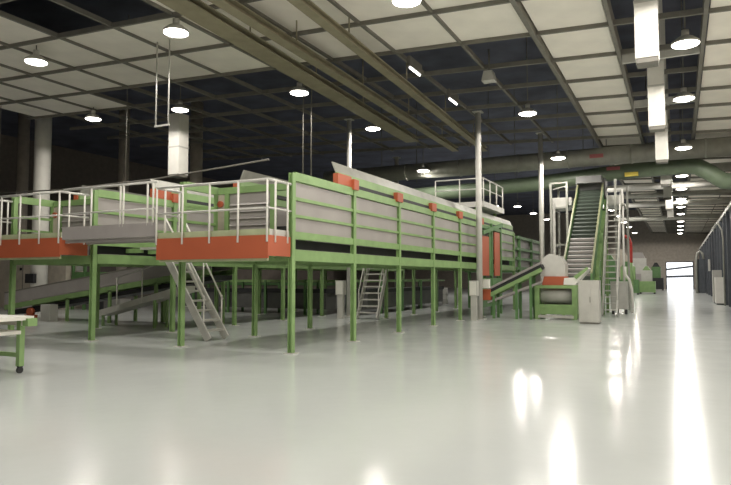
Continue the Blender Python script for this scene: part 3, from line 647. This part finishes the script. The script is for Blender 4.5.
single('hose', MB().tube([(-1.93, 31.0, 0.02), (-1.90, 31.0, 0.5), (-1.93, 31.0, 1.1), (-2.02, 31.0, 1.5), (-2.18, 31.0, 1.75), (-2.2, 31.2, 2.1)], 0.06), WHITE, 'white curved hose standing right of the pale aisle cabinet', 'hose')

# ------------------------------------------------------------------ far end machines
def far_machine(x, y, w, h, label, m, m2):
    r = thing('far_machine', label, 'machine', (x, y, 0), 'machines at the far end of the hall')
    part(r, 'base', MB().box(x - w / 2, x + w / 2, y, y + 1.6, 0.15, h * 0.45), m)
    part(r, 'upper_body', MB().box(x - w / 2 + 0.2, x + w / 2 - 0.3, y + 0.2, y + 1.4, h * 0.45, h * 0.85), m2)
    part(r, 'cap', MB().prism([(x - w / 2 + 0.3, h * 0.85), (x + w / 2 - 0.4, h * 0.85), (x + w / 2 - 0.7, h), (x - w / 2 + 0.6, h)], 'y', y + 0.3, y + 1.3), m)
    for s in (-1, 1): part(r, 'foot', MB().box(x + s * (w / 2 - 0.1) - 0.08, x + s * (w / 2 - 0.1) + 0.08, y + 0.1, y + 1.5, 0, 0.15), RUBBER)
far_machine(-4.4, 66, 1.8, 3.2, 'low green machine at the far end, left of the doorway cluster', DGREEN, GREEN)
far_machine(-2.9, 70, 1.5, 2.8, 'pale topped green machine just left of the bright doorway', GREEN, LGREY)
far_machine(-5.6, 60, 1.6, 3.8, 'tall dark green machine at the far end beside the red post', DGREEN, DGREEN)
far_machine(-8.5, 70, 3.0, 4.0, 'wide dim machine far behind the steep conveyor', GREY, DGREEN)
far_machine(-4.3, 80, 2.4, 4.6, 'tall grey machine at the far end behind the low green machine', GREY, LGREY)
far_machine(-2.6, 90, 1.6, 3.6, 'dark machine at the far end next to the doorway jamb', RUBBER, DGREEN)
far_machine(-6.6, 85, 2.2, 5.2, 'tallest beige machine at the far end left of the doorway', BEIGE, BEIGE)
r = thing('red_post', 'red topped green post rising at the far end beyond the tall stair', 'post', (-3.6, 58, 0))
part(r, 'lower_post', MB().cyl((-3.6, 58, 0), (-3.6, 58, 2.9), 0.14), GREEN)
part(r, 'upper_post', MB().tube([(-3.6, 58, 2.9), (-3.6, 58, 4.6), (-3.75, 58, 5.0), (-4.1, 58, 5.2)], 0.12), RED)
# outside the doorway: truss of a yard conveyor
r = thing('yard_gantry', 'dark sloping gantry seen through the bright doorway', 'gantry', (0, FY + 3, 0))
part(r, 'upper_chord', MB().bar((-2.4, FY + 3, 2.75), (2.4, FY + 3, 3.35), 0.16, 0.28), BLUEG)
part(r, 'lower_chord', MB().bar((-2.4, FY + 3, 1.75), (2.4, FY + 3, 1.9), 0.16, 0.34), BLUEG)
for x in (-2.3, 2.3): part(r, 'leg', MB().box(x - 0.1, x + 0.1, FY + 2.9, FY + 3.1, 0, 3.0), BLUEG)
# beside the doorway and along the partition
r = thing('roller_door_tower', 'blue grey tower with an arched pipe right of the bright doorway', 'tower', (2.1, 76, 0))
part(r, 'body', MB().box(1.75, 2.5, 76, 77.2, 0, 3.6), BLUEG)
part(r, 'arched_pipe', MB().tube([(1.7, 75.8, 0), (1.7, 75.8, 3.6), (1.8, 75.8, 4.2), (2.05, 75.8, 4.45), (2.3, 75.8, 4.2), (2.4, 75.8, 3.6)], 0.12), DUCTG)
r = thing('partition_cabinet', 'pale cabinet against the dark right partition at the picture edge', 'cabinet', (2.2, 43.8, 0))
part(r, 'body', MB().box(1.95, 2.42, 43.3, 44.4, 0.08, 1.65), WHITE)
part(r, 'plinth', MB().box(2.0, 2.40, 43.4, 44.3, 0, 0.08), RUBBER)
r = thing('partition_cabinet', 'pale cabinet against the dark right partition, behind the one at the edge', 'cabinet', (2.2, 46, 0))
part(r, 'body', MB().box(1.92, 2.42, 45.6, 46.6, 0.08, 2.1), LGREY)
part(r, 'plinth', MB().box(2.0, 2.40, 45.7, 46.5, 0, 0.08), RUBBER)
single('fire_box', MB().box(2.3, 2.43, 55.0, 55.8, 0.5, 1.5), LGREY, 'small pale box low on the dark partition toward the far end', 'box')
single('fire_box', MB().box(2.3, 2.43, 61.5, 62.4, 2.2, 3.2), LGREY, 'small pale box high on the dark partition toward the far end', 'box')
single('wall_pipe', MB().tube([(2.35, 42.0, 0), (2.35, 42.0, 3.9), (2.3, 42.05, 4.4), (2.15, 42.3, 4.75), (2.1, 42.8, 4.85), (2.1, 48, 4.9)], 0.05), DUCTG, 'thin grey pipe bending along the dark right partition', 'pipe')

# ------------------------------------------------------------------ world, camera
w = bpy.data.worlds.new('overcast_sky'); SC.world = w; w.use_nodes = True
w.node_tree.nodes['Background'].inputs['Color'].default_value = (0.93, 0.96, 1.0, 1)
w.node_tree.nodes['Background'].inputs['Strength'].default_value = 2.6

f = 630.0; cx, cy = 365.5, 242.5; vx, vy = 679.0, 278.0
pitch = math.atan((vy - cy) / f); yaw = math.atan((vx - cx) * math.cos(pitch) / f)
cam = bpy.data.cameras.new('camera'); co = bpy.data.objects.new('camera', cam); COL.objects.link(co)
cam.sensor_width = 36; cam.lens = f * 36 / 731; cam.clip_end = 400
co.location = (0, 0, 1.6); co.rotation_euler = (math.pi / 2 + pitch, 0, yaw)
SC.camera = co
SC.view_settings.view_transform = 'Standard'; SC.view_settings.look = 'None'
SC.view_settings.gamma = 1.0; SC.view_settings.use_curve_mapping = False
SC.view_settings.exposure = -0.22
try:
    SC.cycles.use_denoising = True; SC.cycles.max_bounces = 8; SC.cycles.diffuse_bounces = 5
    SC.cycles.sample_clamp_indirect = 6
except Exception: pass
